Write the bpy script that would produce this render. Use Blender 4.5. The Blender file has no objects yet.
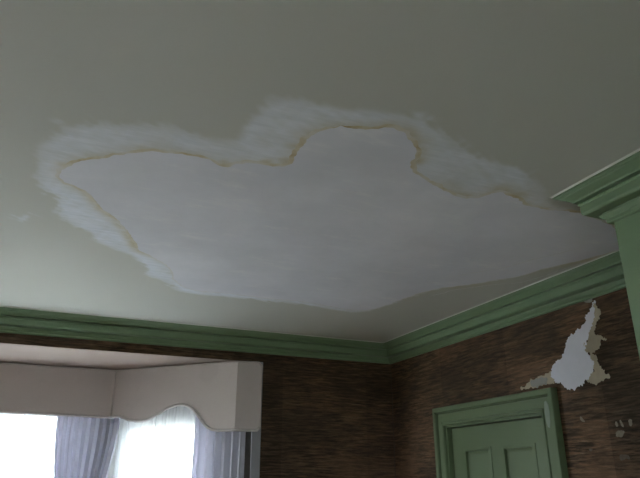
import bpy, bmesh, math, random
import numpy as np
from mathutils import Vector, Matrix, noise

random.seed(4)
sc = bpy.context.scene
COL = sc.collection

# ------------------------------------------------------------------ camera
EYE = 1.60
F_PX, PITCH, YAW = 620.0, math.atan(0.392), math.radians(23.6)
cam_d = bpy.data.cameras.new('camera')
cam_d.sensor_width = 36.0
cam_d.lens = F_PX / 640.0 * 36.0
cam_d.clip_start = 0.02
cam = bpy.data.objects.new('camera', cam_d)
COL.objects.link(cam)
cam.location = (0, 0, EYE)
cam.rotation_euler = (math.pi / 2 + PITCH, 0, -YAW)
sc.camera = cam

# ------------------------------------------------------------------ sky (even overcast) and exposure
world = bpy.data.worlds.new('overcast_sky')
sc.world = world
world.use_nodes = True
bg = world.node_tree.nodes['Background']
bg.inputs['Color'].default_value = (0.87, 0.94, 1.0, 1)
bg.inputs['Strength'].default_value = 32.0
sc.view_settings.view_transform = 'Standard'
sc.view_settings.look = 'None'
sc.view_settings.gamma = 1.0
sc.view_settings.use_curve_mapping = False
sc.view_settings.exposure = 0.0

# ------------------------------------------------------------------ room measures (metres)
H = EYE + 0.967          # ceiling
XR = 2.40                # right wall
YB = 4.14                # back wall
XL, YN = -3.10, -2.60    # left wall, wall behind the photographer
XC, YC0, YC1 = 1.726, -0.55, 1.408   # chimney breast: front face, near and far corner
BAY_Z = EYE + 0.777      # bay ceiling
OX0, OX1 = -1.95, 1.31   # bay opening
BAY_Y = 5.03             # far wall of the bay
BX0, BX1 = -1.19, 0.55   # corners of the far bay wall

# pixel -> direction, used only to carry outlines over onto the ceiling and the wall
_f = Vector((math.sin(YAW) * math.cos(PITCH), math.cos(YAW) * math.cos(PITCH), math.sin(PITCH)))
_r = Vector((math.cos(YAW), -math.sin(YAW), 0))
_u = _r.cross(_f)
def ray(x, y): return _f * F_PX + _r * (x - 320) + _u * (239 - y)
def on_ceiling(x, y):
    d = ray(x, y); d = d * ((H - EYE) / d.z); return (d.x, d.y)
def on_right(x, y, X=XR):
    d = ray(x, y); d = d * (X / d.x); return (d.y, d.z + EYE)

# ------------------------------------------------------------------ window portals (guide sky light, add none)
def portal(name, loc, rz, w, h):
    l = bpy.data.lights.new(name, 'AREA'); l.shape = 'RECTANGLE'; l.size = w; l.size_y = h
    l.cycles.is_portal = True
    o = bpy.data.objects.new(name, l); COL.objects.link(o)
    o.location = loc; o.rotation_euler = (math.pi / 2, 0, rz + math.pi)   # shines along the local inward normal
    return o

# ------------------------------------------------------------------ mesh helpers
def add_box(bm, lo, hi):
    x0, y0, z0 = lo; x1, y1, z1 = hi
    v = [bm.verts.new(p) for p in ((x0,y0,z0),(x1,y0,z0),(x1,y1,z0),(x0,y1,z0),(x0,y0,z1),(x1,y0,z1),(x1,y1,z1),(x0,y1,z1))]
    for f in ((3,2,1,0),(4,5,6,7),(0,1,5,4),(1,2,6,5),(2,3,7,6),(3,0,4,7)):
        bm.faces.new([v[i] for i in f])

def mesh_obj(name, bm, mat, parent=None, smooth=False, bevel=0):
    bmesh.ops.recalc_face_normals(bm, faces=bm.faces[:])
    me = bpy.data.meshes.new(name); bm.to_mesh(me); bm.free()
    return link(name, me, mat, parent, smooth, bevel)

def link(name, me, mat, parent=None, smooth=False, bevel=0):
    if mat and not me.materials: me.materials.append(mat)
    if smooth:
        for p in me.polygons: p.use_smooth = True
    o = bpy.data.objects.new(name, me); COL.objects.link(o)
    if parent: o.parent = parent
    if bevel:
        m = o.modifiers.new('bevel', 'BEVEL'); m.width = bevel; m.segments = 2; m.limit_method = 'ANGLE'
    return o

def box_obj(name, boxes, mat, parent=None, bevel=0):
    bm = bmesh.new()
    for lo, hi in boxes: add_box(bm, lo, hi)
    return mesh_obj(name, bm, mat, parent, bevel=bevel)

def empty(name, loc=(0,0,0), rz=0):
    o = bpy.data.objects.new(name, None); COL.objects.link(o)
    o.location = loc; o.rotation_euler = (0, 0, rz); return o

def tag(o, label, cat, group=None, kind=None):
    o['label'] = label; o['category'] = cat
    if group: o['group'] = group
    if kind: o['kind'] = kind
    return o
def struct(o, label, cat): return tag(o, label, cat, None, 'structure')

def sweep(bm, path, profile, closed_profile=True):
    """profile points (out, z) carried along a plan path of (point, out-direction scaled for the mitre)"""
    rows = []
    for (px, py), (ox, oy) in path:
        rows.append([bm.verts.new((px + ox * a, py + oy * a, z)) for a, z in profile])
    n = len(profile)
    for r0, r1 in zip(rows, rows[1:]):
        for i in range(n if closed_profile else n - 1):
            j = (i + 1) % n
            bm.faces.new((r0[i], r0[j], r1[j], r1[i]))
    if closed_profile:
        bm.faces.new(rows[0]); bm.faces.new(rows[-1][::-1])

def tube(bm, pts, r, sides=8):
    pts = [Vector(p) for p in pts]; rings = []
    for i, p in enumerate(pts):
        t = (pts[min(i + 1, len(pts) - 1)] - pts[max(i - 1, 0)]).normalized()
        a = t.cross(Vector((0, 0, 1)))
        if a.length < 1e-3: a = t.cross(Vector((0, 1, 0)))
        a.normalize(); b = t.cross(a)
        rings.append([bm.verts.new(p + (a * math.cos(k * 2 * math.pi / sides) + b * math.sin(k * 2 * math.pi / sides)) * r) for k in range(sides)])
    for r0, r1 in zip(rings, rings[1:]):
        for k in range(sides):
            bm.faces.new((r0[k], r0[(k + 1) % sides], r1[(k + 1) % sides], r1[k]))
    bm.faces.new(rings[0][::-1]); bm.faces.new(rings[-1])

# ------------------------------------------------------------------ materials
class NT:
    def __init__(s, name):
        s.m = bpy.data.materials.new(name); s.m.use_nodes = True
        s.t = s.m.node_tree; s.t.nodes.clear()
        s.out = s.t.nodes.new('ShaderNodeOutputMaterial')
    def n(s, typ, **kw):
        nd = s.t.nodes.new('ShaderNode' + typ)
        for k, v in kw.items():
            if k in nd.inputs: 
                if hasattr(v, 'is_output') : s.t.links.new(v, nd.inputs[k])
                else: nd.inputs[k].default_value = v
            else: setattr(nd, k, v)
        return nd
    def l(s, a, b): s.t.links.new(a, b)
    def coords(s, scale=(1,1,1), rot=(0,0,0)):
        tc = s.n('TexCoord'); mp = s.n('Mapping'); s.l(tc.outputs['Object'], mp.inputs['Vector'])
        mp.inputs['Scale'].default_value = scale; mp.inputs['Rotation'].default_value = rot
        return mp.outputs['Vector']
    def noise(s, vec, scale, detail=4, rough=.55):
        nd = s.n('TexNoise', Scale=scale, Detail=detail, Roughness=rough); s.l(vec, nd.inputs['Vector'])
        return nd.outputs['Fac']
    def ramp(s, fac, stops):
        nd = s.n('ValToRGB'); s.l(fac, nd.inputs['Fac']); el = nd.color_ramp.elements
        while len(el) < len(stops): el.new(0.5)
        for e, (p, c) in zip(el, stops): e.position = p; e.color = (*c, 1) if len(c) == 3 else c
        return nd.outputs['Color']
    def mix(s, fac, a, b, mode='MIX'):
        nd = s.n('Mix', data_type='RGBA', blend_type=mode)
        for sock, v in ((nd.inputs[0], fac), (nd.inputs[6], a), (nd.inputs[7], b)):
            if hasattr(v, 'is_output'): s.l(v, sock)
            elif isinstance(v, tuple): sock.default_value = (*v, 1)
            else: sock.default_value = v
        return nd.outputs[2]
    def math(s, op, a, b=0.0):
        nd = s.n('Math', operation=op)
        for i, v in enumerate((a, b)):
            if hasattr(v, 'is_output'): s.l(v, nd.inputs[i])
            else: nd.inputs[i].default_value = v
        return nd.outputs[0]
    def attr(s, name): return s.n('Attribute', attribute_name=name).outputs['Fac']
    def bsdf(s, col, rough=.7, bump=None, strength=.2, dist=.002, spec=.3):
        b = s.n('BsdfPrincipled', Roughness=rough)
        b.inputs['Specular IOR Level'].default_value = spec
        if hasattr(col, 'is_output'): s.l(col, b.inputs['Base Color'])
        else: b.inputs['Base Color'].default_value = (*col, 1)
        if bump is not None:
            bp = s.n('Bump', Strength=strength, Distance=dist); s.l(bump, bp.inputs['Height']); s.l(bp.outputs[0], b.inputs['Normal'])
        s.l(b.outputs[0], s.out.inputs['Surface']); return b

CEIL_A, CEIL_B = (.50, .51, .475), (.545, .55, .52)
def ceil_paint(t):
    v = t.coords()
    return t.mix(t.noise(v, 1.6, 3), CEIL_A, CEIL_B)

def m_ceiling():
    t = NT('ceiling_paint'); v = t.coords()
    t.bsdf(ceil_paint(t), .75, t.noise(v, 60, 5), .15, .002); return t.m
def m_primer():
    t = NT('brushed_primer'); v = t.coords((9, 60, 1), (0, 0, .9))
    st = t.noise(v, 1.0, 5, .65)
    prim = t.mix(t.ramp(st, [(.3, (0, 0, 0)), (.7, (1, 1, 1))]), (.65, .69, .765), (.81, .84, .93))
    c = t.mix(t.attr('cover'), ceil_paint(t), prim)
    sn = t.noise(t.coords(), 14, 4)
    c = t.mix(t.math('MULTIPLY', t.attr('stain'), t.ramp(sn, [(.25, (.2,)*3), (.6, (1,)*3)])), c, (.52, .46, .32))
    t.bsdf(c, .7, st, .3, .002); return t.m
def m_plaster():
    t = NT('skimmed_plaster'); v = t.coords()
    a = t.mix(t.ramp(t.noise(v, 2.2, 5, .6), [(.3, (0,)*3), (.7, (1,)*3)]), (.64, .65, .72), (.77, .775, .85))
    w = t.ramp(t.noise(t.coords((3, 9, 1), (0, 0, .4)), 1.4, 6, .7), [(.55, (0,)*3), (.72, (1,)*3)])
    c = t.mix(t.math('MULTIPLY', w, .55), a, (.84, .84, .87))
    t.bsdf(c, .75, t.noise(t.coords((4, 10, 1), (0, 0, .3)), 3, 6, .65), .35, .004); return t.m
def m_stain():
    t = NT('water_stained_edge'); v = t.coords()
    t.bsdf(t.ramp(t.noise(v, 9, 4), [(.40, (.66, .65, .64)), (.52, (.62, .58, .49)), (.61, (.56, .49, .35)), (.72, (.42, .33, .19))]), .8); return t.m
def m_green(name='green_gloss_paint', k=1.0, tint=(1, 1, 1)):
    t = NT(name); v = t.coords()
    n1 = t.noise(v, 3, 4)
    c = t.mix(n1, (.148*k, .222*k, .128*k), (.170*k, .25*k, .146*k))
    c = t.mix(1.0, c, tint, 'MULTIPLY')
    t.bsdf(c, .5, t.noise(v, 60, 3), .05, .001, .35); return t.m
def m_grass(name, axis):
    """grasscloth: fine horizontal fibres, laid along the wall"""
    t = NT(name)
    f1 = t.noise(t.coords((6, 6, 74)), 1.0, 7, .75)
    f2 = t.noise(t.coords((8, 8, 88)), 1.0, 6, .72)
    f3 = t.noise(t.coords((16, 16, 190)), 1.0, 3, .6)
    big = t.noise(t.coords((1.3, 1.3, 2.6)), 1.3, 5, .6)
    c = t.ramp(f1, [(.30, (.016, .011, .007)), (.44, (.042, .027, .016)), (.54, (.088, .054, .032)), (.64, (.16, .105, .066)), (.80, (.26, .205, .15))])
    c = t.mix(t.ramp(f2, [(.50, (0,)*3), (.66, (.85,)*3)]), c, (.165, .090, .052))
    c = t.mix(t.ramp(f2, [(.34, (.85,)*3), (.47, (0,)*3)]), c, (.020, .014, .009))
    c = t.mix(t.ramp(big, [(.40, (.50,)*3), (.54, (0,)*3)]), c, (.026, .019, .013))
    c = t.mix(t.ramp(big, [(.52, (0,)*3), (.68, (.55,)*3)]), c, (.15, .088, .052))
    obi = t.n('ObjectInfo')
    k = t.math('ADD', t.math('MULTIPLY', obi.outputs['Random'], .45), .90)
    c = t.mix(1.0, c, k, 'MULTIPLY')
    h = t.math('ADD', f1, t.math('MULTIPLY', f3, .6))
    t.bsdf(c, .8, h, .5, .004, .2); return t.m
def m_plain(name, a, b, scale=8, rough=.8, bump=.15, spec=.3):
    t = NT(name); v = t.coords(); t.bsdf(t.mix(t.noise(v, scale, 5), a, b), rough, t.noise(v, scale * 8, 4), bump, .002, spec); return t.m
def m_fabric(name, col, trans=.35, weave=900):
    t = NT(name); v = t.coords()
    n1 = t.noise(v, 5, 4); n2 = t.noise(t.coords((1, 1, .25)), weave * .25, 2)
    c = t.mix(n1, tuple(x * .9 for x in col), tuple(min(1, x * 1.08) for x in col))
    c = t.mix(t.math('MULTIPLY', n2, .25), c, tuple(x * .7 for x in col))
    b = t.bsdf(c, .9, n2, .2, .001, .1)
    tr = t.n('BsdfTranslucent'); t.l(c, tr.inputs['Color'])
    mx = t.n('MixShader', Fac=trans); t.l(b.outputs[0], mx.inputs[1]); t.l(tr.outputs[0], mx.inputs[2])
    t.l(mx.outputs[0], t.out.inputs['Surface']); return t.m
def m_pelmet():
    t = NT('pelmet_fabric'); tc = t.coords()
    n1 = t.noise(tc, 4, 4); n2 = t.noise(t.coords((1, 1, 1)), 160, 2)
    c = t.mix(n1, (.48, .425, .41), (.555, .495, .48))
    c = t.mix(t.math('MULTIPLY', n2, .3), c, (.36, .31, .28))
    # old water marks in the cloth near the top edge
    def blob(loc, rad):
        g = t.n('TexGradient', gradient_type='SPHERICAL'); mp = t.n('Mapping', vector_type='TEXTURE')
        cc = t.n('TexCoord'); t.l(cc.outputs['Object'], mp.inputs['Vector'])
        mp.inputs['Location'].default_value = loc; mp.inputs['Scale'].default_value = rad
        t.l(mp.outputs[0], g.inputs['Vector'])
        return g.outputs['Fac']
    w = t.noise(tc, 12, 3)
    for loc, rad in (((1.03, 4.27, EYE + .765), (.10, .10, .17)),):
        g = t.math('ADD', blob(loc, rad), t.math('MULTIPLY', t.math('SUBTRACT', w, .5), .9))
        c = t.mix(t.ramp(g, [(.06, (0,)*3), (.3, (.20,)*3), (.6, (.16,)*3)]), c, (.37, .32, .295))
    t.bsdf(c, .9, n2, .25, .001, .1); return t.m
def m_sheer():
    t = NT('sheer_voile')
    d = t.n('BsdfDiffuse', Color=(.86, .88, .92, 1)); tr = t.n('BsdfTranslucent', Color=(.88, .90, .93, 1)); tp = t.n('BsdfTransparent')
    a = t.n('MixShader', Fac=.65); t.l(d.outputs[0], a.inputs[1]); t.l(tr.outputs[0], a.inputs[2])
    b = t.n('MixShader', Fac=.45); t.l(a.outputs[0], b.inputs[1]); t.l(tp.outputs[0], b.inputs[2])
    t.l(b.outputs[0], t.out.inputs['Surface']); return t.m
def m_glass():
    t = NT('window_glass')
    tp = t.n('BsdfTransparent', Color=(.96, .98, .97, 1)); g = t.n('BsdfGlossy', Roughness=.02)
    fr = t.n('Fresnel', IOR=1.45)
    b = t.n('MixShader'); t.l(fr.outputs[0], b.inputs[0]); t.l(tp.outputs[0], b.inputs[1]); t.l(g.outputs[0], b.inputs[2])
    t.l(b.outputs[0], t.out.inputs['Surface']); return t.m

M = dict(
    ceiling=m_ceiling(), primer=m_primer(), plaster=m_plaster(), stain=m_stain(),
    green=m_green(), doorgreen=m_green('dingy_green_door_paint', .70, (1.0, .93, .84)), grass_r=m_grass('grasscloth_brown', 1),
    caulk=m_plain('pale_caulk', (.64, .66, .61), (.72, .73, .69)),
    wallplaster=m_plain('white_wall_plaster', (.57, .57, .64), (.70, .70, .77), 14),
    backing=m_plain('torn_paper_backing', (.30, .255, .19), (.47, .41, .31), 22),
    scuff=m_plain('scuffed_paper', (.10, .08, .06), (.30, .26, .20), 60), scuff_dark=m_plain('faint_scuff', (.05, .04, .03), (.16, .13, .10), 60),
    backing_grey=m_plain('torn_paper_grey_layer', (.22, .23, .22), (.32, .32, .29), 22),
    wallcore=m_plain('wall_core', (.05, .038, .028), (.07, .055, .04)),
    bayceil=m_plain('bay_ceiling_paint', (.38, .305, .27), (.45, .365, .325), 6),
    white=m_plain('white_window_paint', (.74, .74, .72), (.80, .80, .78), 6, .45),
    casing=m_plain('grey_casing_paint', (.25, .25, .275), (.31, .31, .335), 8, .5),
    floor=m_plain('floor_boards', (.17, .10, .055), (.25, .155, .09), 3, .4),
    ground=m_plain('pale_gravel', (.42, .41, .37), (.52, .50, .46), .6),
    pelmet=m_pelmet(), piping=m_plain('pelmet_piping_cloth', (.42, .385, .37), (.48, .44, .425), 30),
    curtain=m_fabric('lilac_grey_curtain_cloth', (.66, .65, .72), .46),
    sheer=m_sheer(), glass=m_glass(),
    brass=m_plain('aged_brass', (.35, .26, .12), (.42, .31, .15), 20, .4),
    smear=m_plain('pale_green_paint_smear', (.20, .25, .195), (.26, .31, .25), 20),
)
M['brass'].node_tree.nodes['Principled BSDF'].inputs['Metallic'].default_value = .9

# ------------------------------------------------------------------ room shell
T = .16
struct(box_obj('floor', [((XL - T, YN - T, -.1), (XR + .5, BAY_Y + .2, 0))], M['floor']), 'dark wooden floor of the room below the frame', 'floor')
struct(box_obj('ground', [((-60, -60, -.9), (60, 60, -.7))], M['ground']), 'pale open ground outside the house', 'ground')
ceiling = struct(box_obj('ceiling', [((XL - T, YN - T, H), (XR + .5, YB + T, H + .1))], M['ceiling']), 'cream painted ceiling with a large cloud shaped repair', 'ceiling')

# door opening in the right wall
DY0, DY1, DZ = 2.585, 3.475, EYE + .335       # clear opening
wr = struct(box_obj('wall_right', [((XR, YC1 - .3, 0), (XR + .2, DY0, H)), ((XR, DY1, 0), (XR + .2, YB + T, H)), ((XR, DY0, DZ), (XR + .2, DY1, H)),
                                   ((XR, YN - T, 0), (XR + .2, YC1 - .3, H)), ((XR + .145, DY0, 0), (XR + .2, DY1, DZ))], M['wallcore']), 'right wall in brown grasscloth with the green door', 'wall')
wb = struct(box_obj('wall_back', [((OX1, YB, 0), (XR, YB + .13, H)), ((OX0, YB, BAY_Z), (OX1, YB + .13, H)), ((XL - T, YB, 0), (OX0, YB + .13, H))], M['wallcore']),
            'dark grasscloth back wall around the curtained bay', 'wall')
wl = struct(box_obj('wall_left', [((XL - T, YN - T, 0), (XL, YB, H))], M['grass_r']), 'left grasscloth wall outside the frame', 'wall')
ch = struct(box_obj('wall_chimney', [((XC, YC0, 0), (XR, YC1, H))], M['green'], bevel=.004), 'green painted chimney breast at the right edge', 'wall')

# wallpaper drops: each a thin strip of its own, cut round the door and the bay
PT = .0015
def strip(parent, axis, a0, a1, holes, z0=0.0, z1=H):
    """axis 'y': on the right wall between y=a0..a1; axis 'x': on the back wall"""
    g = .0004; a0 += g; a1 -= g
    rects = [(a0, a1, z0, z1)]
    for h0, h1, hz0, hz1 in holes:
        new = []
        for (p, q, s, e) in rects:
            if h1 <= p or h0 >= q or hz1 <= s or hz0 >= e: new.append((p, q, s, e)); continue
            if h0 > p: new.append((p, h0, s, e))
            if h1 < q: new.append((h1, q, s, e))
            if hz1 < e: new.append((max(p, h0), min(q, h1), hz1, e))
            if hz0 > s: new.append((max(p, h0), min(q, h1), s, hz0))
        rects = new
    bx = []
    for p, q, s, e in rects:
        if q - p < .004: continue
        bx.append(((XR - PT, p, s), (XR, q, e)) if axis == 'y' else ((p, YB - PT, s), (q, YB, e)))
    if bx: box_obj('wallpaper_strip', bx, M['grass_r'], parent)
door_hole = (DY0, DY1, 0, DZ)
ys = [4.137, 3.486, 2.836, 2.186, YC1]
for a, b in zip(ys[1:], ys): strip(wr, 'y', a, b, [door_hole])
strip(wr, 'y', YN, YN + .65, []); strip(wr, 'y', YN + .65, YN + 1.3, []); strip(wr, 'y', YN + 1.3, YC0, [])
xs = [2.395, 2.177, 1.527]
while xs[-1] > XL: xs.append(max(XL, xs[-1] - .65))
for a, b in zip(xs[1:], xs): strip(wb, 'x', a, b, [(OX0, OX1, 0, BAY_Z)])

# ------------------------------------------------------------------ cornice (three mouldings, mitred), one run per wall
def P(*pts): return [(a, H + z) for a, z in pts]
BED = P((0, -.130), (.012, -.130), (.015, -.126), (.015, -.116), (.022, -.112), (.026, -.106), (.030, -.101), (.030, -.099), (0, -.099))
FAS = P((0, -.0895), (.062, -.0895), (.067, -.086), (.069, -.080), (.069, -.054), (.073, -.050), (.0735, -.0435), (0, -.0435))
CRN = P((0, -.0375), (.084, -.0375), (.086, -.033), (.090, -.030), (.100, -.024), (.113, -.0175), (.115, -.0135), (.122, -.012), (.124, -.009), (.130, -.008), (.131, 0), (0, 0))
BCK = P((0, -.0985), (.020, -.0985), (.030, -.038), (0, -.038))
CLK = P((.129, -.005), (.1345, -.003), (.1375, 0), (.129, 0))
def cornice(name, path, label):
    root = struct(empty(name, (0, 0, 0)), label, 'cornice')
    for nm, prof, mat in (('bed_moulding', BED, 'green'), ('fascia_board', FAS, 'green'), ('crown_moulding', CRN, 'green'), ('backing_board', BCK, 'green'), ('caulk_line', CLK, 'caulk')):
        bm = bmesh.new(); sweep(bm, path, prof)
        o = mesh_obj(nm, bm, M[mat], root)
        if nm == 'caulk_line': o['label'] = 'pale filler line along the ceiling joint'
    return root
e = .0016
cornice('trim_1', [((XL, YB - e), (1, -1)), ((XR - e, YB - e), (-1, -1))], 'dark green cornice on the back wall above the bay')
cornice('trim_2', [((XR - e, YB - e), (-1, -1)), ((XR - e, YC1), (-1, 1))], 'green cornice on the right wall above the door')
cornice('trim_3', [((XR - e, YC1), (-1, 1)), ((XC, YC1), (-1, 1))], 'green cornice return on the far side of the chimney breast')
cornice('trim_4', [((XC, YC1), (-1, 1)), ((XC, YC0), (-1, -1))], 'green cornice across the front of the chimney breast')
cornice('trim_5', [((XC, YC0), (-1, -1)), ((XR - e, YC0), (-1, -1))], 'green cornice return on the near side of the chimney breast')
cornice('trim_6', [((XR - e, YC0), (-1, -1)), ((XR - e, YN), (-1, 1))], 'green cornice on the right wall behind the photographer')
cornice('trim_7', [((XL, YN), (1, 1)), ((XL, YB - e), (1, -1))], 'green cornice on the left wall outside the frame')

# ------------------------------------------------------------------ bay: walls, ceiling, windows
bay_pts = [(OX1, 4.27), (BX1, BAY_Y), (BX0, BAY_Y), (OX0, 4.27)]
bm = bmesh.new()
poly = [(OX1, YB + .1301), (OX1, 4.2705), (BX1 + .03, BAY_Y + .06), (BX0 - .03, BAY_Y + .06), (OX0, 4.2705), (OX0, YB + .1301)]
v0 = [bm.verts.new((x, y, BAY_Z)) for x, y in poly]; v1 = [bm.verts.new((x, y, BAY_Z + .18)) for x, y in poly]
bm.faces.new(v0); bm.faces.new(v1[::-1])
for i in range(len(poly)):
    j = (i + 1) % len(poly); bm.faces.new((v0[i], v0[j], v1[j], v1[i]))
struct(mesh_obj('ceiling_bay', bm, M['bayceil']), 'pinkish beige ceiling of the window bay', 'ceiling')
# underside of the header keeps the bay ceiling colour
box_obj('header_soffit', [((OX0, YB + .002, BAY_Z - .004), (OX1, YB + .13, BAY_Z - .0005))], M['bayceil'], wb)

def bay_wall(name, p0, p1, win, wname, label, wlabel, top=BAY_Z, mat='white'):
    """wall from p0 to p1 seen from inside left to right, window (u0,u1,z0,z1) cut out"""
    p0 = Vector((*p0, 0)); p1 = Vector((*p1, 0)); d = p1 - p0; L = d.length
    rz = math.atan2(d.y, d.x); u0, u1, z0, z1 = win; TH = .10
    o = box_obj(name, [((0, 0, 0), (u0, TH, top)), ((u1, 0, 0), (L, TH, top)), ((u0, 0, 0), (u1, TH, z0)), ((u0, 0, z1), (u1, TH, top))], M[mat])
    o.location = p0; o.rotation_euler = (0, 0, rz); struct(o, label, 'wall')
    w = struct(empty(wname, p0, rz), wlabel, 'window')
    fw = .045
    box_obj('window_frame', [((u0, .02, z0), (u0 + fw, .095, z1)), ((u1 - fw, .02, z0), (u1, .095, z1)), ((u0 + fw, .02, z1 - fw), (u1 - fw, .095, z1)), ((u0 + fw, .02, z0), (u1 - fw, .095, z0 + fw))], M['white'], w)
    zm = (z0 + z1) / 2
    for (a, b, y) in ((zm - .02, z1 - fw, .060), (z0 + fw, zm + .02, .03)):
        s = box_obj('sash', [((u0 + fw, y, a), (u0 + fw + .035, y + .03, b)), ((u1 - fw - .035, y, a), (u1 - fw, y + .03, b)),
                             ((u0 + fw + .035, y, b - .035), (u1 - fw - .035, y + .03, b)), ((u0 + fw + .035, y, a), (u1 - fw - .035, y + .03, a + .035))], M['white'], w)
        box_obj('pane', [((u0 + fw + .035, y + .012, a + .035), (u1 - fw - .035, y + .015, b - .035))], M['glass'], s)
    box_obj('window_sill', [((u0 - .04, -.06, z0 - .03), (u1 + .04, .019, z0 - .001))], M['white'], w, bevel=.004)
    c = p0 + d.normalized() * ((u0 + u1) / 2) + Vector((-d.y, d.x, 0)).normalized() * .13
    portal('daylight_portal', (c.x, c.y, (z0 + z1) / 2), rz, u1 - u0, z1 - z0)
Ld = math.hypot(BX1 - OX1, BAY_Y - 4.27)
bay_wall('wall_bay_right', (BX1, BAY_Y), (OX1, 4.27), (.05, Ld - .16, .62, EYE + .44), 'window_1', 'angled bay wall behind the scalloped pelmet', 'bright window in the angled side of the bay')
bay_wall('wall_bay_back', (BX0, BAY_Y), (BX1, BAY_Y), (.12, BX1 - BX0 - .12, .62, EYE + .52), 'window_2', 'far wall of the bay behind the straight pelmet', 'bright blown out window at the left edge of the frame')
bay_wall('wall_bay_left', (OX0, 4.27), (BX0, BAY_Y), (.16, Ld - .10, .62, EYE + .50), 'window_3', 'angled bay wall left of the frame', 'window in the bay side left of the frame')

bay_wall('wall_front', (XR, YN), (XL, YN), (2.7, 4.5, .75, 1.95), 'window_fill', 'grasscloth wall behind the photographer', 'added unseen sash window giving fill light from behind the photographer', H, 'grass_r')  # its sash window is added out of view to brighten back wall and cornice

# painted casing at the right edge of the bay opening
cs = box_obj('trim_8', [((OX1 - .002, YB - .016, 0), (OX1 + .062, YB - .0016, BAY_Z))], M['casing'], bevel=.003)
struct(cs, 'narrow grey upright trim beside the right curtain', 'trim')

# ------------------------------------------------------------------ pelmet (cloth covered, shaped lower edge)
def pelmet():
    root = tag(empty('pelmet', (0, 0, 0)), 'beige fabric pelmet with scalloped lower edge along the bay', 'pelmet')
    A, B_, Cc, D = (-1.11, 4.83), (.47, 4.83), (1.183, 4.105), (1.345, 4.072)
    E_, F_ = (-1.823, 4.105), (-1.985, 4.072)
    top = EYE + .764
    def scallop(t):
        k = [(0, .432), (.03, .440), (.06, .442), (.10, .430), (.17, .405), (.24, .397), (.31, .404), (.40, .440), (.47, .475), (.53, .492), (.58, .497), (.63, .490),
             (.68, .462), (.72, .418), (.76, .372), (.80, .338), (.84, .322), (.88, .318), (1, .317)]
        for (a, za), (b, zb) in zip(k, k[1:]):
            if t <= b:
                s = (t - a) / (b - a); return za + (zb - za) * s
        return k[-1][1]
    def smooth(t): return sum(scallop(min(1, max(0, t + d))) for d in (-.02, -.01, 0, .01, .02)) / 5
    segs = [(F_, E_, 6, lambda t: .317), (E_, A, 48, lambda t: smooth(1 - t)), (A, B_, 48, lambda t: .432 + .012 * abs(2 * t - 1) ** 0 - .010 * t), (B_, Cc, 64, smooth), (Cc, D, 8, lambda t: .317)]
    segs[2] = (A, B_, 48, lambda t: .442 - .010 * max(0, (t - .6) / .4))
    allbot, alltop = [], []
    for si, (p, q, n, fz) in enumerate(segs):
        bm = bmesh.new(); d = Vector((q[0] - p[0], q[1] - p[1], 0)).normalized(); nrm = Vector((-d.y, d.x, 0)) * .02
        rows = []
        for i in range(n + 1):
            t = i / n; x = p[0] + (q[0] - p[0]) * t; y = p[1] + (q[1] - p[1]) * t
            zb = EYE + fz(t); zt = top
            L = math.hypot(q[0] - p[0], q[1] - p[1])
            if si == 4:      # rounded outer corners
                r = .022; s = (1 - t) * L
                if s < r: dz = r - math.sqrt(max(0, r * r - (r - s) ** 2)); zt -= dz; zb += dz
            if si == 0:
                r = .022; s = t * L
                if s < r: dz = r - math.sqrt(max(0, r * r - (r - s) ** 2)); zt -= dz; zb += dz
            f = Vector((x, y, 0)); b = f + nrm
            bulge = [0, .5, 1]
            rows.append([bm.verts.new((f.x, f.y, zt)), bm.verts.new((f.x, f.y, (zt * 2 + zb) / 3)), bm.verts.new((f.x, f.y, (zt + 2 * zb) / 3)), bm.verts.new((f.x, f.y, zb)),
                         bm.verts.new((b.x, b.y, zb)), bm.verts.new((b.x, b.y, zt))])
            allbot.append((f.x - nrm.x * .25, f.y - nrm.y * .25, zb)); alltop.append((f.x, f.y, zt))
        for r0, r1 in zip(rows, rows[1:]):
            for i in range(6):
                j = (i + 1) % 6; bm.faces.new((r0[i], r0[j], r1[j], r1[i]))
        bm.faces.new(rows[0]); bm.faces.new(rows[-1][::-1])
        mesh_obj('pelmet_panel', bm, M['pelmet'], root)
    def thin(pts):
        o = [pts[0]]
        for p in pts[1:]:
            if (Vector(p) - Vector(o[-1])).length > .004: o.append(p)
        return o
    bm = bmesh.new(); tube(bm, thin(allbot), .0095, 8); mesh_obj('lower_piping', bm, M['piping'], root, True)
    bm = bmesh.new(); tube(bm, thin(alltop), .0055, 8); mesh_obj('upper_piping', bm, M['pelmet'], root, True)
    bm = bmesh.new(); tube(bm, [alltop[-1], allbot[-1]], .0055, 8); mesh_obj('end_piping', bm, M['pelmet'], root, True)
    for q in (A, B_):
        bm = bmesh.new(); tube(bm, [(q[0], q[1], top), (q[0], q[1], EYE + .436)], .005, 8); mesh_obj('seam_piping', bm, M['piping'], root, True)
    # returns and top board, which carry the pelmet against the wall and the bay ceiling
    for (x, y), s in ((D, 1), (F_, -1)):
        box_obj('end_return', [((min(x, x - s * .018), y + .0205, EYE + .345), (max(x, x - s * .018), YB - .0175, top - .025))], M['pelmet'], root)
    bm = bmesh.new()
    for p, q in ((E_, A), (A, B_), (B_, Cc)):
        d = Vector((q[0] - p[0], q[1] - p[1], 0)).normalized(); n = Vector((-d.y, d.x, 0))
        a = [Vector((*p, 0)) + n * .021, Vector((*q, 0)) + n * .021, Vector((*q, 0)) + n * .045, Vector((*p, 0)) + n * .045]
        lo = [bm.verts.new((v.x, v.y, top - .03)) for v in a]; hi = [bm.verts.new((v.x, v.y, BAY_Z - .004)) for v in a]
        bm.faces.new(lo[::-1]); bm.faces.new(hi)
        for i in range(4): bm.faces.new((lo[i], lo[(i + 1) % 4], hi[(i + 1) % 4], hi[i]))
    mesh_obj('top_board', bm, M['white'], root)
    return root
pelmet()

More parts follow.
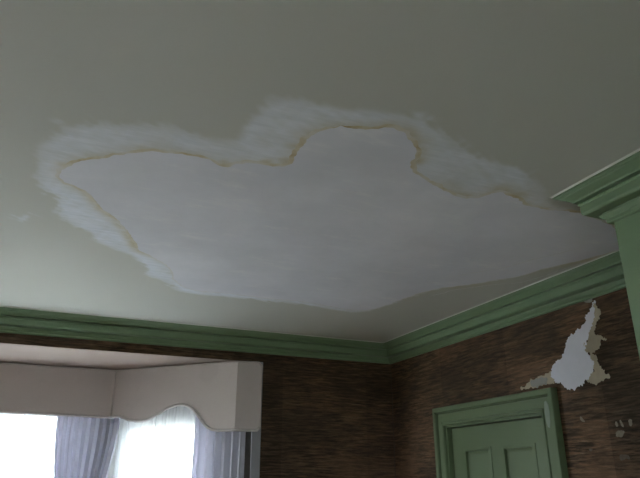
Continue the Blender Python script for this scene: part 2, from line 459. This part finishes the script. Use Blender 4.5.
# ------------------------------------------------------------------ curtains
def curtain(name, p0, p1, folds, amp, mat, label, cat, seed, width_at=None, tie=None, zt=BAY_Z - .005, group=None, thick=.002):
    """hanging cloth from p0 to p1 in plan; width_at(z) -> (u0,u1) span of the width used at that height"""
    rnd = random.Random(seed)
    p0 = Vector((*p0, 0)); p1 = Vector((*p1, 0)); d = p1 - p0; n = Vector((-d.y, d.x, 0)).normalized()
    NU, NV = folds * 14, 44
    ph = [rnd.uniform(-.5, .5) for _ in range(folds + 2)]; am = [rnd.uniform(.55, 1.15) for _ in range(folds + 2)]
    verts, faces = [], []
    for j in range(NV + 1):
        z = zt + (.012 - zt) * j / NV
        a, b = width_at(z) if width_at else (0, 1)
        g = min(1, .55 + .6 * j / NV)
        for i in range(NU + 1):
            s = i / NU; k = s * folds; ki = int(min(k, folds - .001)); fr = k - ki
            am_ = am[ki] * (1 - fr) + am[ki + 1] * fr
            phz = ph[ki] * (1 - fr) + ph[ki + 1] * fr
            w = math.sin(2 * math.pi * k + phz * 1.6 + .25 * math.sin(z * 1.7 + ki))
            w = math.copysign(abs(w) ** .8, w)
            u = a + (b - a) * (s + .012 * math.sin(4 * math.pi * k + phz * 3) / 1)
            p = p0 + d * u + n * (w * amp * am_ * g)
            verts.append((p.x, p.y, z))
    for j in range(NV):
        for i in range(NU):
            q = j * (NU + 1) + i; faces.append((q, q + 1, q + NU + 2, q + NU + 1))
    me = bpy.data.meshes.new(name); me.from_pydata(verts, [], faces)
    if tie is None:
        o = link(name, me, M[mat], None, True); tag(o, label, cat, group)
        if thick:
            sm = o.modifiers.new('cloth', 'SOLIDIFY'); sm.thickness = thick; sm.offset = 0
        return o
    root = tag(empty(name, (p0.x, p0.y, 0)), label, cat, group)
    o = link('curtain_cloth', me, M[mat], root, True); o.location = (-p0.x, -p0.y, 0)
    sm = o.modifiers.new('cloth', 'SOLIDIFY'); sm.thickness = thick; sm.offset = 0
    a, b = width_at(tie)
    pts = []
    m0, m1 = p0 + d * a, p0 + d * b
    c = (m0 + m1) / 2; hx = (m1 - m0) / 2 * 1.06
    for k in range(25):
        an = 2 * math.pi * k / 24; q = c + hx * math.cos(an) + n * math.sin(an) * (amp * 1.4) - p0; pts.append(q)
    bm = bmesh.new(); rows = [[bm.verts.new((q.x, q.y, tie + dz)) for q in pts[:-1]] for dz in (-.035, .035)]
    for k in range(24): bm.faces.new((rows[0][k], rows[0][(k + 1) % 24], rows[1][(k + 1) % 24], rows[1][k]))
    tb = mesh_obj('tieback', bm, M[mat], root, True); s2 = tb.modifiers.new('cloth', 'SOLIDIFY'); s2.thickness = .004
    return root
def narrow(u0, u1, lo, hi, z_tie=1.05):
    def f(z):
        t = min(1, max(0, (BAY_Z - .35 - z) / (BAY_Z - .35 - z_tie))); t = t * t * (3 - 2 * t)
        if z < z_tie: t = 1 - .35 * min(1, (z_tie - z) / z_tie)
        return (u0 + (lo - u0) * t, u1 + (hi - u1) * t)
    return f
# the corner curtain stands between the two windows
curtain('curtain', (.122, 4.918), (.545, 4.893), 8, .028, 'curtain', 'lilac grey curtain hanging between the two bright windows', 'curtain', 3,
        width_at=narrow(0, 1, .22, .70), tie=1.05, group='curtains in the bay')
curtain('curtain', (.995, 4.412), (1.262, 4.145), 6, .029, 'curtain', 'lilac grey curtain at the right end of the pelmet', 'curtain', 8,
        width_at=narrow(0, 1, -.0, 1.0), tie=1.05, group='curtains in the bay')
curtain('sheer_curtain', (-1.13, 4.985), (.50, 4.985), 34, .010, 'sheer', 'white sheer curtain over the window at the left edge', 'curtain', 11, group='sheer curtains', thick=0)
curtain('sheer_curtain', (.545, 4.975), (1.27, 4.25), 18, .010, 'sheer', 'white sheer curtain in the angled window under the scallop', 'curtain', 15, group='sheer curtains', thick=0)

# ------------------------------------------------------------------ door in the right wall
def door():
    root = struct(empty('door_1', (XR, DY0, 0)), 'green panelled door in a moulded green casing under the torn wallpaper', 'door')
    def bx(name, boxes, mat, parent, bevel=0):     # world-space boxes under an offset parent
        o = box_obj(name, boxes, mat, parent, bevel); w = Vector((XR, DY0, 0))
        o.location = -w if parent is root else (0, 0, 0); return o
    w = .113; x1 = XR - .0017
    y0, y1, zt = DY0 - w, DY1 + .070, DZ + w      # casing outline
    # mitred casing: swept profile (distance from the opening edge, height off the wall)
    prof = [(0, 0), (0, .014), (.005, .022), (.015, .022), (.018, .014), (.022, .014), (.024, .019), (.070, .021), (.073, .015), (.078, .015), (.081, .034), (.088, .041), (.110, .043), (.113, .039), (.113, 0)]
    def run(pts):
        bm = bmesh.new(); rows = []
        for (y, z), (oy, oz) in pts:
            rows.append([bm.verts.new((x1 - h, y + oy * a, z + oz * a)) for a, h in prof])
        n = len(prof)
        for r0, r1 in zip(rows, rows[1:]):
            for i in range(n): bm.faces.new((r0[i], r0[(i + 1) % n], r1[(i + 1) % n], r1[i]))
        bm.faces.new(rows[0]); bm.faces.new(rows[-1][::-1])
        o = mesh_obj('casing', bm, M['doorgreen'], root); o.location = (-XR, -DY0, 0); return o
    s = .70
    c1 = run([((DY0, 0), (-1, 0)), ((DY0, DZ), (-1, 1))])
    run([((DY0, DZ), (-1, 1)), ((DY1, DZ), (s, 1))])
    run([((DY1, DZ), (s, 1)), ((DY1, 0), (s, 0))])
    # pale smear of paint down the near casing
    bm = bmesh.new()
    ol = [(-.062, .055), (-.050, .075), (-.036, .07), (-.030, .02), (-.033, -.03), (-.040, -.055), (-.052, -.06), (-.060, -.03), (-.064, .02)]
    fr = [bm.verts.new((x1 - .0222, DY0 + a, DZ - .02 + b)) for a, b in ol]; bk = [bm.verts.new((x1 - .018, DY0 + a, DZ - .02 + b)) for a, b in ol]
    bm.faces.new(fr); bm.faces.new(bk[::-1])
    for i in range(len(ol)): bm.faces.new((fr[i], fr[(i + 1) % len(ol)], bk[(i + 1) % len(ol)], bk[i]))
    sm = mesh_obj('paint_smear', bm, M['smear'], c1)
    # jamb lining
    bx('door_jamb', [((XR - .0015, DY0, 0), (XR + .14, DY0 + .012, DZ)), ((XR - .0015, DY1 - .012, 0), (XR + .14, DY1, DZ)), ((XR - .0015, DY0 + .012, DZ - .012), (XR + .14, DY1 - .012, DZ))], M['doorgreen'], root)
    # leaf built from stiles and rails with sunk panels
    a0, a1, z1, xf, xb = DY0 + .016, DY1 - .016, DZ - .017, XR + .030, XR + .070
    zp = z1 - .125
    pans = [(a0 + .115, a0 + .385), (a1 - .395, a1 - .125)]
    pans = [(DY0 + .125, DY0 + .395), (DY0 + .495, DY0 + .755)]
    rails = [(.22, .86), (1.06, zp)]
    st = [((xf, a0, .008), (xb, pans[0][0], z1)), ((xf, pans[1][1], .008), (xb, a1, z1)), ((xf, pans[0][1], .008), (xb, pans[1][0], z1))]
    for p0, p1 in pans:
        st += [((xf, p0, zp), (xb, p1, z1)), ((xf, p0, rails[0][1]), (xb, p1, rails[1][0])), ((xf, p0, .008), (xb, p1, rails[0][0]))]
    leaf = bx('door_leaf', st, M['doorgreen'], root)
    for p0, p1 in pans:
        for r0, r1 in rails:
            pn = bx('door_panel', [((xf + .016, p0, r0), (xb - .004, p1, r1))], M['doorgreen'], leaf)
            bm = bmesh.new(); q = .036
            for k in range(4):
                o4 = [(p0, r0), (p1, r0), (p1, r1), (p0, r1)]; i4 = [(p0 + q, r0 + q), (p1 - q, r0 + q), (p1 - q, r1 - q), (p0 + q, r1 - q)]
                m4 = [(p0 + q * .55, r0 + q * .55), (p1 - q * .55, r0 + q * .55), (p1 - q * .55, r1 - q * .55), (p0 + q * .55, r1 - q * .55)]
                A, B2 = k, (k + 1) % 4
                V = lambda yz, x: bm.verts.new((x, *yz))
                rings = [[V(o4[c], xf + .003), V(o4[c], xf - .004), V(m4[c], xf - .006), V(m4[c], xf + .010), V(i4[c], xf + .015)] for c in (A, B2)]
                for i in range(4): bm.faces.new((rings[0][i], rings[0][i + 1], rings[1][i + 1], rings[1][i]))
            bmesh.ops.remove_doubles(bm, verts=bm.verts[:], dist=1e-5)
            mesh_obj('panel_moulding', bm, M['doorgreen'], leaf)
    # knob on the near stile
    bm = bmesh.new()
    prof2 = [(.0, 0), (.022, 0), (.022, .006), (.009, .008), (.009, .03), (.02, .036), (.027, .047), (.025, .058), (.014, .066), (0, .067)]
    N = 20; rows = []
    for r, h in prof2: rows.append([bm.verts.new((xf - h, a0 + .06 + r * math.cos(2 * math.pi * k / N), .97 + r * math.sin(2 * math.pi * k / N))) for k in range(N)])
    for r0, r1 in zip(rows, rows[1:]):
        for k in range(N): bm.faces.new((r0[k], r0[(k + 1) % N], r1[(k + 1) % N], r1[k]))
    bmesh.ops.remove_doubles(bm, verts=bm.verts[:], dist=1e-5)
    mesh_obj('door_knob', bm, M['brass'], leaf, True)
    return root
door()

# ------------------------------------------------------------------ the repair on the ceiling
def densify(pts, step, jag, seed, freq=9.0, closed=True):
    """Catmull-Rom through pts, resampled, with a ragged sideways wobble"""
    P_ = [Vector(p) for p in pts]; n = len(P_); out = []
    for i in range(n if closed else n - 1):
        a, b, c, d = (P_[(i + k) % n] if closed else P_[min(max(i + k, 0), n - 1)] for k in (-1, 0, 1, 2))
        m = max(2, int((c - b).length / step))
        for k in range(m):
            t = k / m
            out.append(.5 * ((2 * b) + (c - a) * t + (2 * a - 5 * b + 4 * c - d) * t * t + (3 * b - a - 3 * c + d) * t ** 3))
    if not closed: out.append(P_[-1])
    res = []; N = len(out)
    for i, p in enumerate(out):
        q0 = out[(i - 1) % N] if closed else out[max(i - 1, 0)]; q1 = out[(i + 1) % N] if closed else out[min(i + 1, N - 1)]
        tn = (q1 - q0); nn = Vector((-tn.y, tn.x)); 
        if nn.length: nn.normalize()
        w = noise.noise(Vector((p.x * freq, p.y * freq, seed))) + .6 * noise.noise(Vector((p.x * freq * 3.1, p.y * freq * 3.1, seed + 7)))
        res.append(p + nn * w * jag)
    return res
INNER = [(58,176),(62,167),(70,162),(89,158),(117,154),(149,150),(176,152),(200,155),(212,159),(222,165),(236,163),(250,161),(270,164),(286,164),(292,156),(300,144),(308,136),(318,130),(341,126),
         (366,127),(391,125),(404,129),(413,139),(419,152),(413,163),(418,173),(435,183),(455,194),(475,197),(498,191),(513,195),(530,205),(556,209),(581,212),(600,220),(618,232),(622,246),
         (596,256),(570,262),(546,268),(522,275),(500,279),(478,283),(455,286),(430,290),(405,298),(380,307),(362,310),(341,308),(318,304),(290,300),(265,298),(230,293),(204,291),(186,287),(175,281),(170,269),
         (153,257),(136,248),(131,238),(127,231),(117,220),(103,210),(96,202),(89,195),(75,186),(64,182)]
OUTER = [(38,150),(41,144),(52,133),(71,126),(94,124),(121,126),(149,124),(176,129),(204,137),(225,140),(238,137),(243,125),(255,112),(268,103),(285,98),(315,102),(351,108),(376,109),(401,113),(428,120),
         (443,131),(455,141),(480,155),(500,163),(528,167),(534,180),(545,196),(556,205),(581,211),(600,219),(619,231),(623,248),(596,257),(546,269),(500,280),(455,287),(430,291),(405,299),(380,308),(362,312),(341,311),
         (318,307),(290,303),(265,301),(230,297),(204,295),(180,291),(164,281),(149,276),(143,268),(130,254),(117,249),(96,241),(89,233),(75,227),(59,214),(55,203),(53,195),(40,188),(38,168)]
def cp(p): 
    q = on_ceiling(*p); return (min(q[0], XR - .10), q[1])
inner = densify([cp(p) for p in INNER], .010, .010, 2.0, 13)
outer = densify([cp(p) for p in OUTER], .03, .010, 5.0, 7)

def sdist(pts, poly):
    """signed distance to a closed outline, negative inside (numpy)"""
    a = np.array([(p.x, p.y) for p in poly]); b = np.roll(a, -1, 0)
    best = np.full(len(pts), 9.0); ins = np.zeros(len(pts), bool)
    for (ax, ay), (bx_, by) in zip(a, b):
        dx, dy = bx_ - ax, by - ay; L = dx * dx + dy * dy + 1e-12
        t = np.clip(((pts[:, 0] - ax) * dx + (pts[:, 1] - ay) * dy) / L, 0, 1)
        best = np.minimum(best, np.hypot(pts[:, 0] - ax - t * dx, pts[:, 1] - ay - t * dy))
        if ay != by:
            c = ((ay > pts[:, 1]) != (by > pts[:, 1])) & (pts[:, 0] < (bx_ - ax) * (pts[:, 1] - ay) / (by - ay) + ax)
            ins ^= c
    return np.where(ins, -best, best)

# brushed primer: a fine sheet just below the paint, fading out in brush marks
step = .0085
oa = np.array([(p.x, p.y) for p in outer]); lo = oa.min(0) - .12; hi = oa.max(0) + .07; hi[0] = min(hi[0], XR - .05)
nx, ny = int((hi[0] - lo[0]) / step) + 1, int((hi[1] - lo[1]) / step) + 1
gx, gy = np.meshgrid(lo[0] + np.arange(nx) * step, lo[1] + np.arange(ny) * step)
G = np.stack([gx.ravel(), gy.ravel()], 1)
so = sdist(G, outer)
for (px_, py_), rad in (((27, 217), .010), ((22, 219), .004), ((419, 115), .02), ((429, 119), .018), ((421, 120), .016), ((60, 121), .004)):   # stray dabs
    bx_, by_ = on_ceiling(px_, py_)
    so = np.minimum(so, np.hypot((G[:, 0] - bx_) * .7, G[:, 1] - by_) - rad)
si = sdist(G, inner)
keep = (so < .06) & (si > -.035)
cover = np.zeros(len(G)); stain = np.zeros(len(G))
idx = np.nonzero(keep)[0]
SPOTS = [on_ceiling(*p) for p in ((222, 163), (268, 162), (285, 161), (418, 160), (66, 165), (296, 146), (128, 229), (505, 190))]
for i in idx:
    x, y = G[i]
    # brush drags, roughly across the edge, in two directions
    s1 = noise.noise(Vector(((x * .83 + y * .56) * 5, (y * .83 - x * .56) * 48, 1.0)))
    s2 = noise.noise(Vector(((x * .25 - y * .97) * 6, (x * .97 + y * .25) * 42, 9.0)))
    s3 = noise.noise(Vector((x * 7, y * 7, 3.0)))
    lf = noise.noise(Vector((x * 2.3, y * 2.3, 21.0)))
    rough_ = min(1.5, max(.25, .8 + 1.3 * lf))
    e_ = so[i] + rough_ * (.034 * s1 + .020 * s2) + .022 * s3
    c = min(1, max(0, (.014 - e_) / .032)); c = c * c * (3 - 2 * c)
    body = .86 + .34 * (s3 * .8 + s1 * .7 + s2 * .5)
    thin = min(1, max(.55, -so[i] / .10 + .62))
    near = .80 + .20 * min(1, max(0, (y - 1.9) / .35))
    cover[i] = near * min(1, c * max(.15, min(1, body)) * thin * 1.08)
    along = .5 + .9 * noise.noise(Vector((x * 3.2, y * 3.2, 12.0)))
    far = min(1, max(.0, (3.02 - y) / .35))
    wid = .032 + .022 * min(1, max(0, (x - .85) / .3))
    stain[i] = max(0, min(1, along)) * math.exp(-(max(0, si[i]) / wid) ** 2) * .95 * (.15 + .85 * far)
    for qx, qy in SPOTS: stain[i] = max(stain[i], math.exp(-(math.hypot(x - qx, y - qy) / .028) ** 2) * 1.0)
cm = cover.reshape(ny, nx); km = ((cover > .01) | (stain > .03)).reshape(ny, nx) & keep.reshape(ny, nx)
fm = km[:-1, :-1] | km[1:, :-1] | km[:-1, 1:] | km[1:, 1:]
jj, ii = np.nonzero(fm)
quads = np.stack([jj * nx + ii, (jj + 1) * nx + ii, (jj + 1) * nx + ii + 1, jj * nx + ii + 1], 1)
used = np.unique(quads); remap = np.full(len(G), -1); remap[used] = np.arange(len(used))
z = H - .0005 - .0009 * cover[used]
me = bpy.data.meshes.new('primer_coat')
me.from_pydata(np.column_stack([G[used], z]).tolist(), [], remap[quads].tolist())
for nm, arr in (('cover', cover), ('stain', stain)):
    at = me.attributes.new(nm, 'FLOAT', 'POINT'); at.data.foreach_set('value', arr[used].astype(np.float32))
pc = link('primer_coat', me, M['primer'], ceiling, True); pc['label'] = 'bluish white brushed primer round the bare patch'

# bare plaster: a thin slab with a soft edge
bm = bmesh.new()
def ring(poly, inset, z):
    N = len(poly); r = []
    for i, p in enumerate(poly):
        t = poly[(i + 2) % N] - poly[(i - 2) % N]; nn = Vector((-t.y, t.x)).normalized()
        r.append(bm.verts.new((p.x + nn.x * inset, p.y + nn.y * inset, z)))
    return r
area = sum(p.x * q.y - q.x * p.y for p, q in zip(inner, inner[1:] + inner[:1]))
sg = 1 if area > 0 else -1
r0 = ring(inner, 0, H - .0004); r1 = ring(inner, 0, H - .0015); r2 = ring(inner, sg * .010, H - .0021)
for ra, rb in ((r0, r1), (r1, r2)):
    for i in range(len(ra)):
        j = (i + 1) % len(ra); bm.faces.new((ra[i], ra[j], rb[j], rb[i]))
ed = [bm.edges.get((r2[i], r2[(i + 1) % len(r2)])) for i in range(len(r2))]
bmesh.ops.triangle_fill(bm, use_beauty=True, use_dissolve=False, edges=ed, normal=(0, 0, -1))
pl = mesh_obj('plaster_patch', bm, M['plaster'], ceiling); pl['label'] = 'smooth pinkish white bare plaster in a cloud shape'

# stained, lifted rim of the old ceiling coat: narrow ragged bands along the edge of the plaster
def rim(px, w, seed, label=None, name='stained_rim', mat='stain'):
    mid = densify([cp(p) for p in px], .008, .010, 2.0, 13, closed=False)
    bm = bmesh.new(); rows = []; n = len(mid)
    for i, p in enumerate(mid):
        t = mid[min(i + 1, n - 1)] - mid[max(i - 1, 0)]; nn = Vector((-t.y, t.x)).normalized()
        k = min(1, i / 6, (n - 1 - i) / 6) + .04
        wl_ = w * k * (.55 + .9 * abs(noise.noise(Vector((p.x * 16, p.y * 16, seed)))) + .5 * noise.noise(Vector((p.x * 50, p.y * 50, seed))))
        wr_ = w * k * (.55 + .9 * abs(noise.noise(Vector((p.x * 16, p.y * 16, seed + 4)))) + .5 * noise.noise(Vector((p.x * 50, p.y * 50, seed + 3))))
        a = p + nn * max(.0006, wl_); b = p - nn * max(.0006, wr_)
        rows.append([bm.verts.new((a.x, a.y, H - .0021)), bm.verts.new((p.x, p.y, H - .0027)), bm.verts.new((b.x, b.y, H - .0021)), bm.verts.new((p.x, p.y, H - .0012))])
    for ra, rb in zip(rows, rows[1:]):
        for i in range(4):
            j = (i + 1) % 4; bm.faces.new((ra[i], ra[j], rb[j], rb[i]))
    bm.faces.new(rows[0]); bm.faces.new(rows[-1][::-1])
    o = mesh_obj(name, bm, M[mat], ceiling)
    if label: o['label'] = label
rim(INNER[:14], .0095, 1, 'yellow brown water mark along the patch edge')
rim(INNER[8:19], .0100, 2)
rim(INNER[18:35], .0100, 3)
rim(INNER[-9:] + INNER[:2], .0085, 4)
M['edge'] = m_plain('pale_feathered_edge', (.60, .59, .60), (.76, .76, .77), 20)
rim(INNER[35:58], .0055, 6, 'pale feathered filler edge toward the back wall', 'feathered_edge', 'edge')
rim([(x, y + 5 + 2 * math.sin(x * .05)) for x, y in INNER[37:45]], .003, 9, None, 'feathered_edge', 'edge')
rim([(x - 12, y - 9) for x, y in INNER[37:44]], .003, 10, None, 'feathered_edge', 'edge')

# ------------------------------------------------------------------ torn wallpaper over the door
def flake(name, px, mat, th, parent, seed, jag=.004, curl=0.0, step=.008, label=None, freq=30):
    pts = densify([on_right(*p) for p in px], step, jag, seed, freq)
    bm = bmesh.new(); X0 = XR - PT
    c = sum(pts, Vector((0, 0))) / len(pts)
    def lift(p): return curl * max(0, noise.noise(Vector((p.x * 12, p.y * 12, seed))) + .3)
    fr = [bm.verts.new((X0 - th - lift(p), p.x, p.y)) for p in pts]; bk = [bm.verts.new((X0 - .0001 - lift(p) * .5, p.x, p.y)) for p in pts]
    N = len(pts)
    for i in range(N): bm.faces.new((fr[i], fr[(i + 1) % N], bk[(i + 1) % N], bk[i]))
    for r in (fr, bk):
        ed = [bm.edges.get((r[i], r[(i + 1) % N])) for i in range(N)]
        bmesh.ops.triangle_fill(bm, use_beauty=True, use_dissolve=False, edges=ed)
    o = mesh_obj(name, bm, M[mat], parent)
    if label: o['label'] = label
    return o
def z5(pts): return [(500 + x / 3.414, 280 + y / 3.414) for x, y in pts]
def z8(pts): return [(560 + x / 4.88, 380 + y / 4.88) for x, y in pts]
white_ol = z5([(323,72),(328,95),(325,130),(315,170),(302,202),(292,225),(300,248),(320,272),(327,295),(316,320),(295,345),(270,362),(240,376),(222,366),(206,350),(190,352),(176,335),(178,305),(190,280),(210,265),(222,238),(236,195),(256,178),(278,162),(298,125),(315,88)])
flake('exposed_plaster', white_ol, 'wallplaster', .0012, wr, 3.0, .016, 0, step=.003, freq=38, label='ragged white bare plaster above the door')
flake('torn_backing', z5([(322,80),(332,92),(346,106),(344,126),(334,140),(332,160),(324,180),(332,192),(352,196),(368,203),(348,210),(342,232),(326,246),(318,252),(334,268),(342,290),(356,312),(372,332),(346,344),(330,356),(300,347),(318,318),(327,295),(318,270),(296,244),(288,225),(300,202),(313,170),(322,130)]), 'backing', .0008, wr, 8.0, .015, .005, step=.003, freq=42, label='tan torn paper layer right of the bare plaster')
flake('torn_backing', z5([(180,312),(168,318),(150,324),(130,332),(108,342),(92,356),(74,368),(96,372),(120,366),(150,358),(180,352),(186,340)]), 'backing', .0008, wr, 13.0, .013, .003, step=.004, freq=42)
flake('torn_backing', z5([(112,342),(130,335),(150,333),(164,340),(160,354),(134,362),(112,366),(106,354)]), 'backing_grey', .0014, wr, 15.0, .012, .003, step=.004, freq=42)
flake('torn_backing', z5([(286,62),(300,58),(316,66),(312,76),(296,78),(284,72)]), 'backing_grey', .0008, wr, 17.0, .003, .001)
for k, q in enumerate(([(100,178),(108,180),(123,203),(112,204),(100,192)], [(270,206),(278,204),(286,224),(276,226)], [(292,200),(300,198),(313,227),(303,229)], [(336,196),(350,194),(354,212),(346,226),(337,214)],
                       [(276,252),(292,246),(314,249),(310,273),(292,278),(275,274)], [(145,336),(158,334),(160,344),(148,347)], [(292,372),(312,362),(336,370),(342,388),(322,384),(300,394)])):
    flake('paper_scuff', z8(q), 'scuff' if k < 5 else 'scuff_dark', .0004, wr, 20.0 + k, .0035, 0, .003, None, 60)
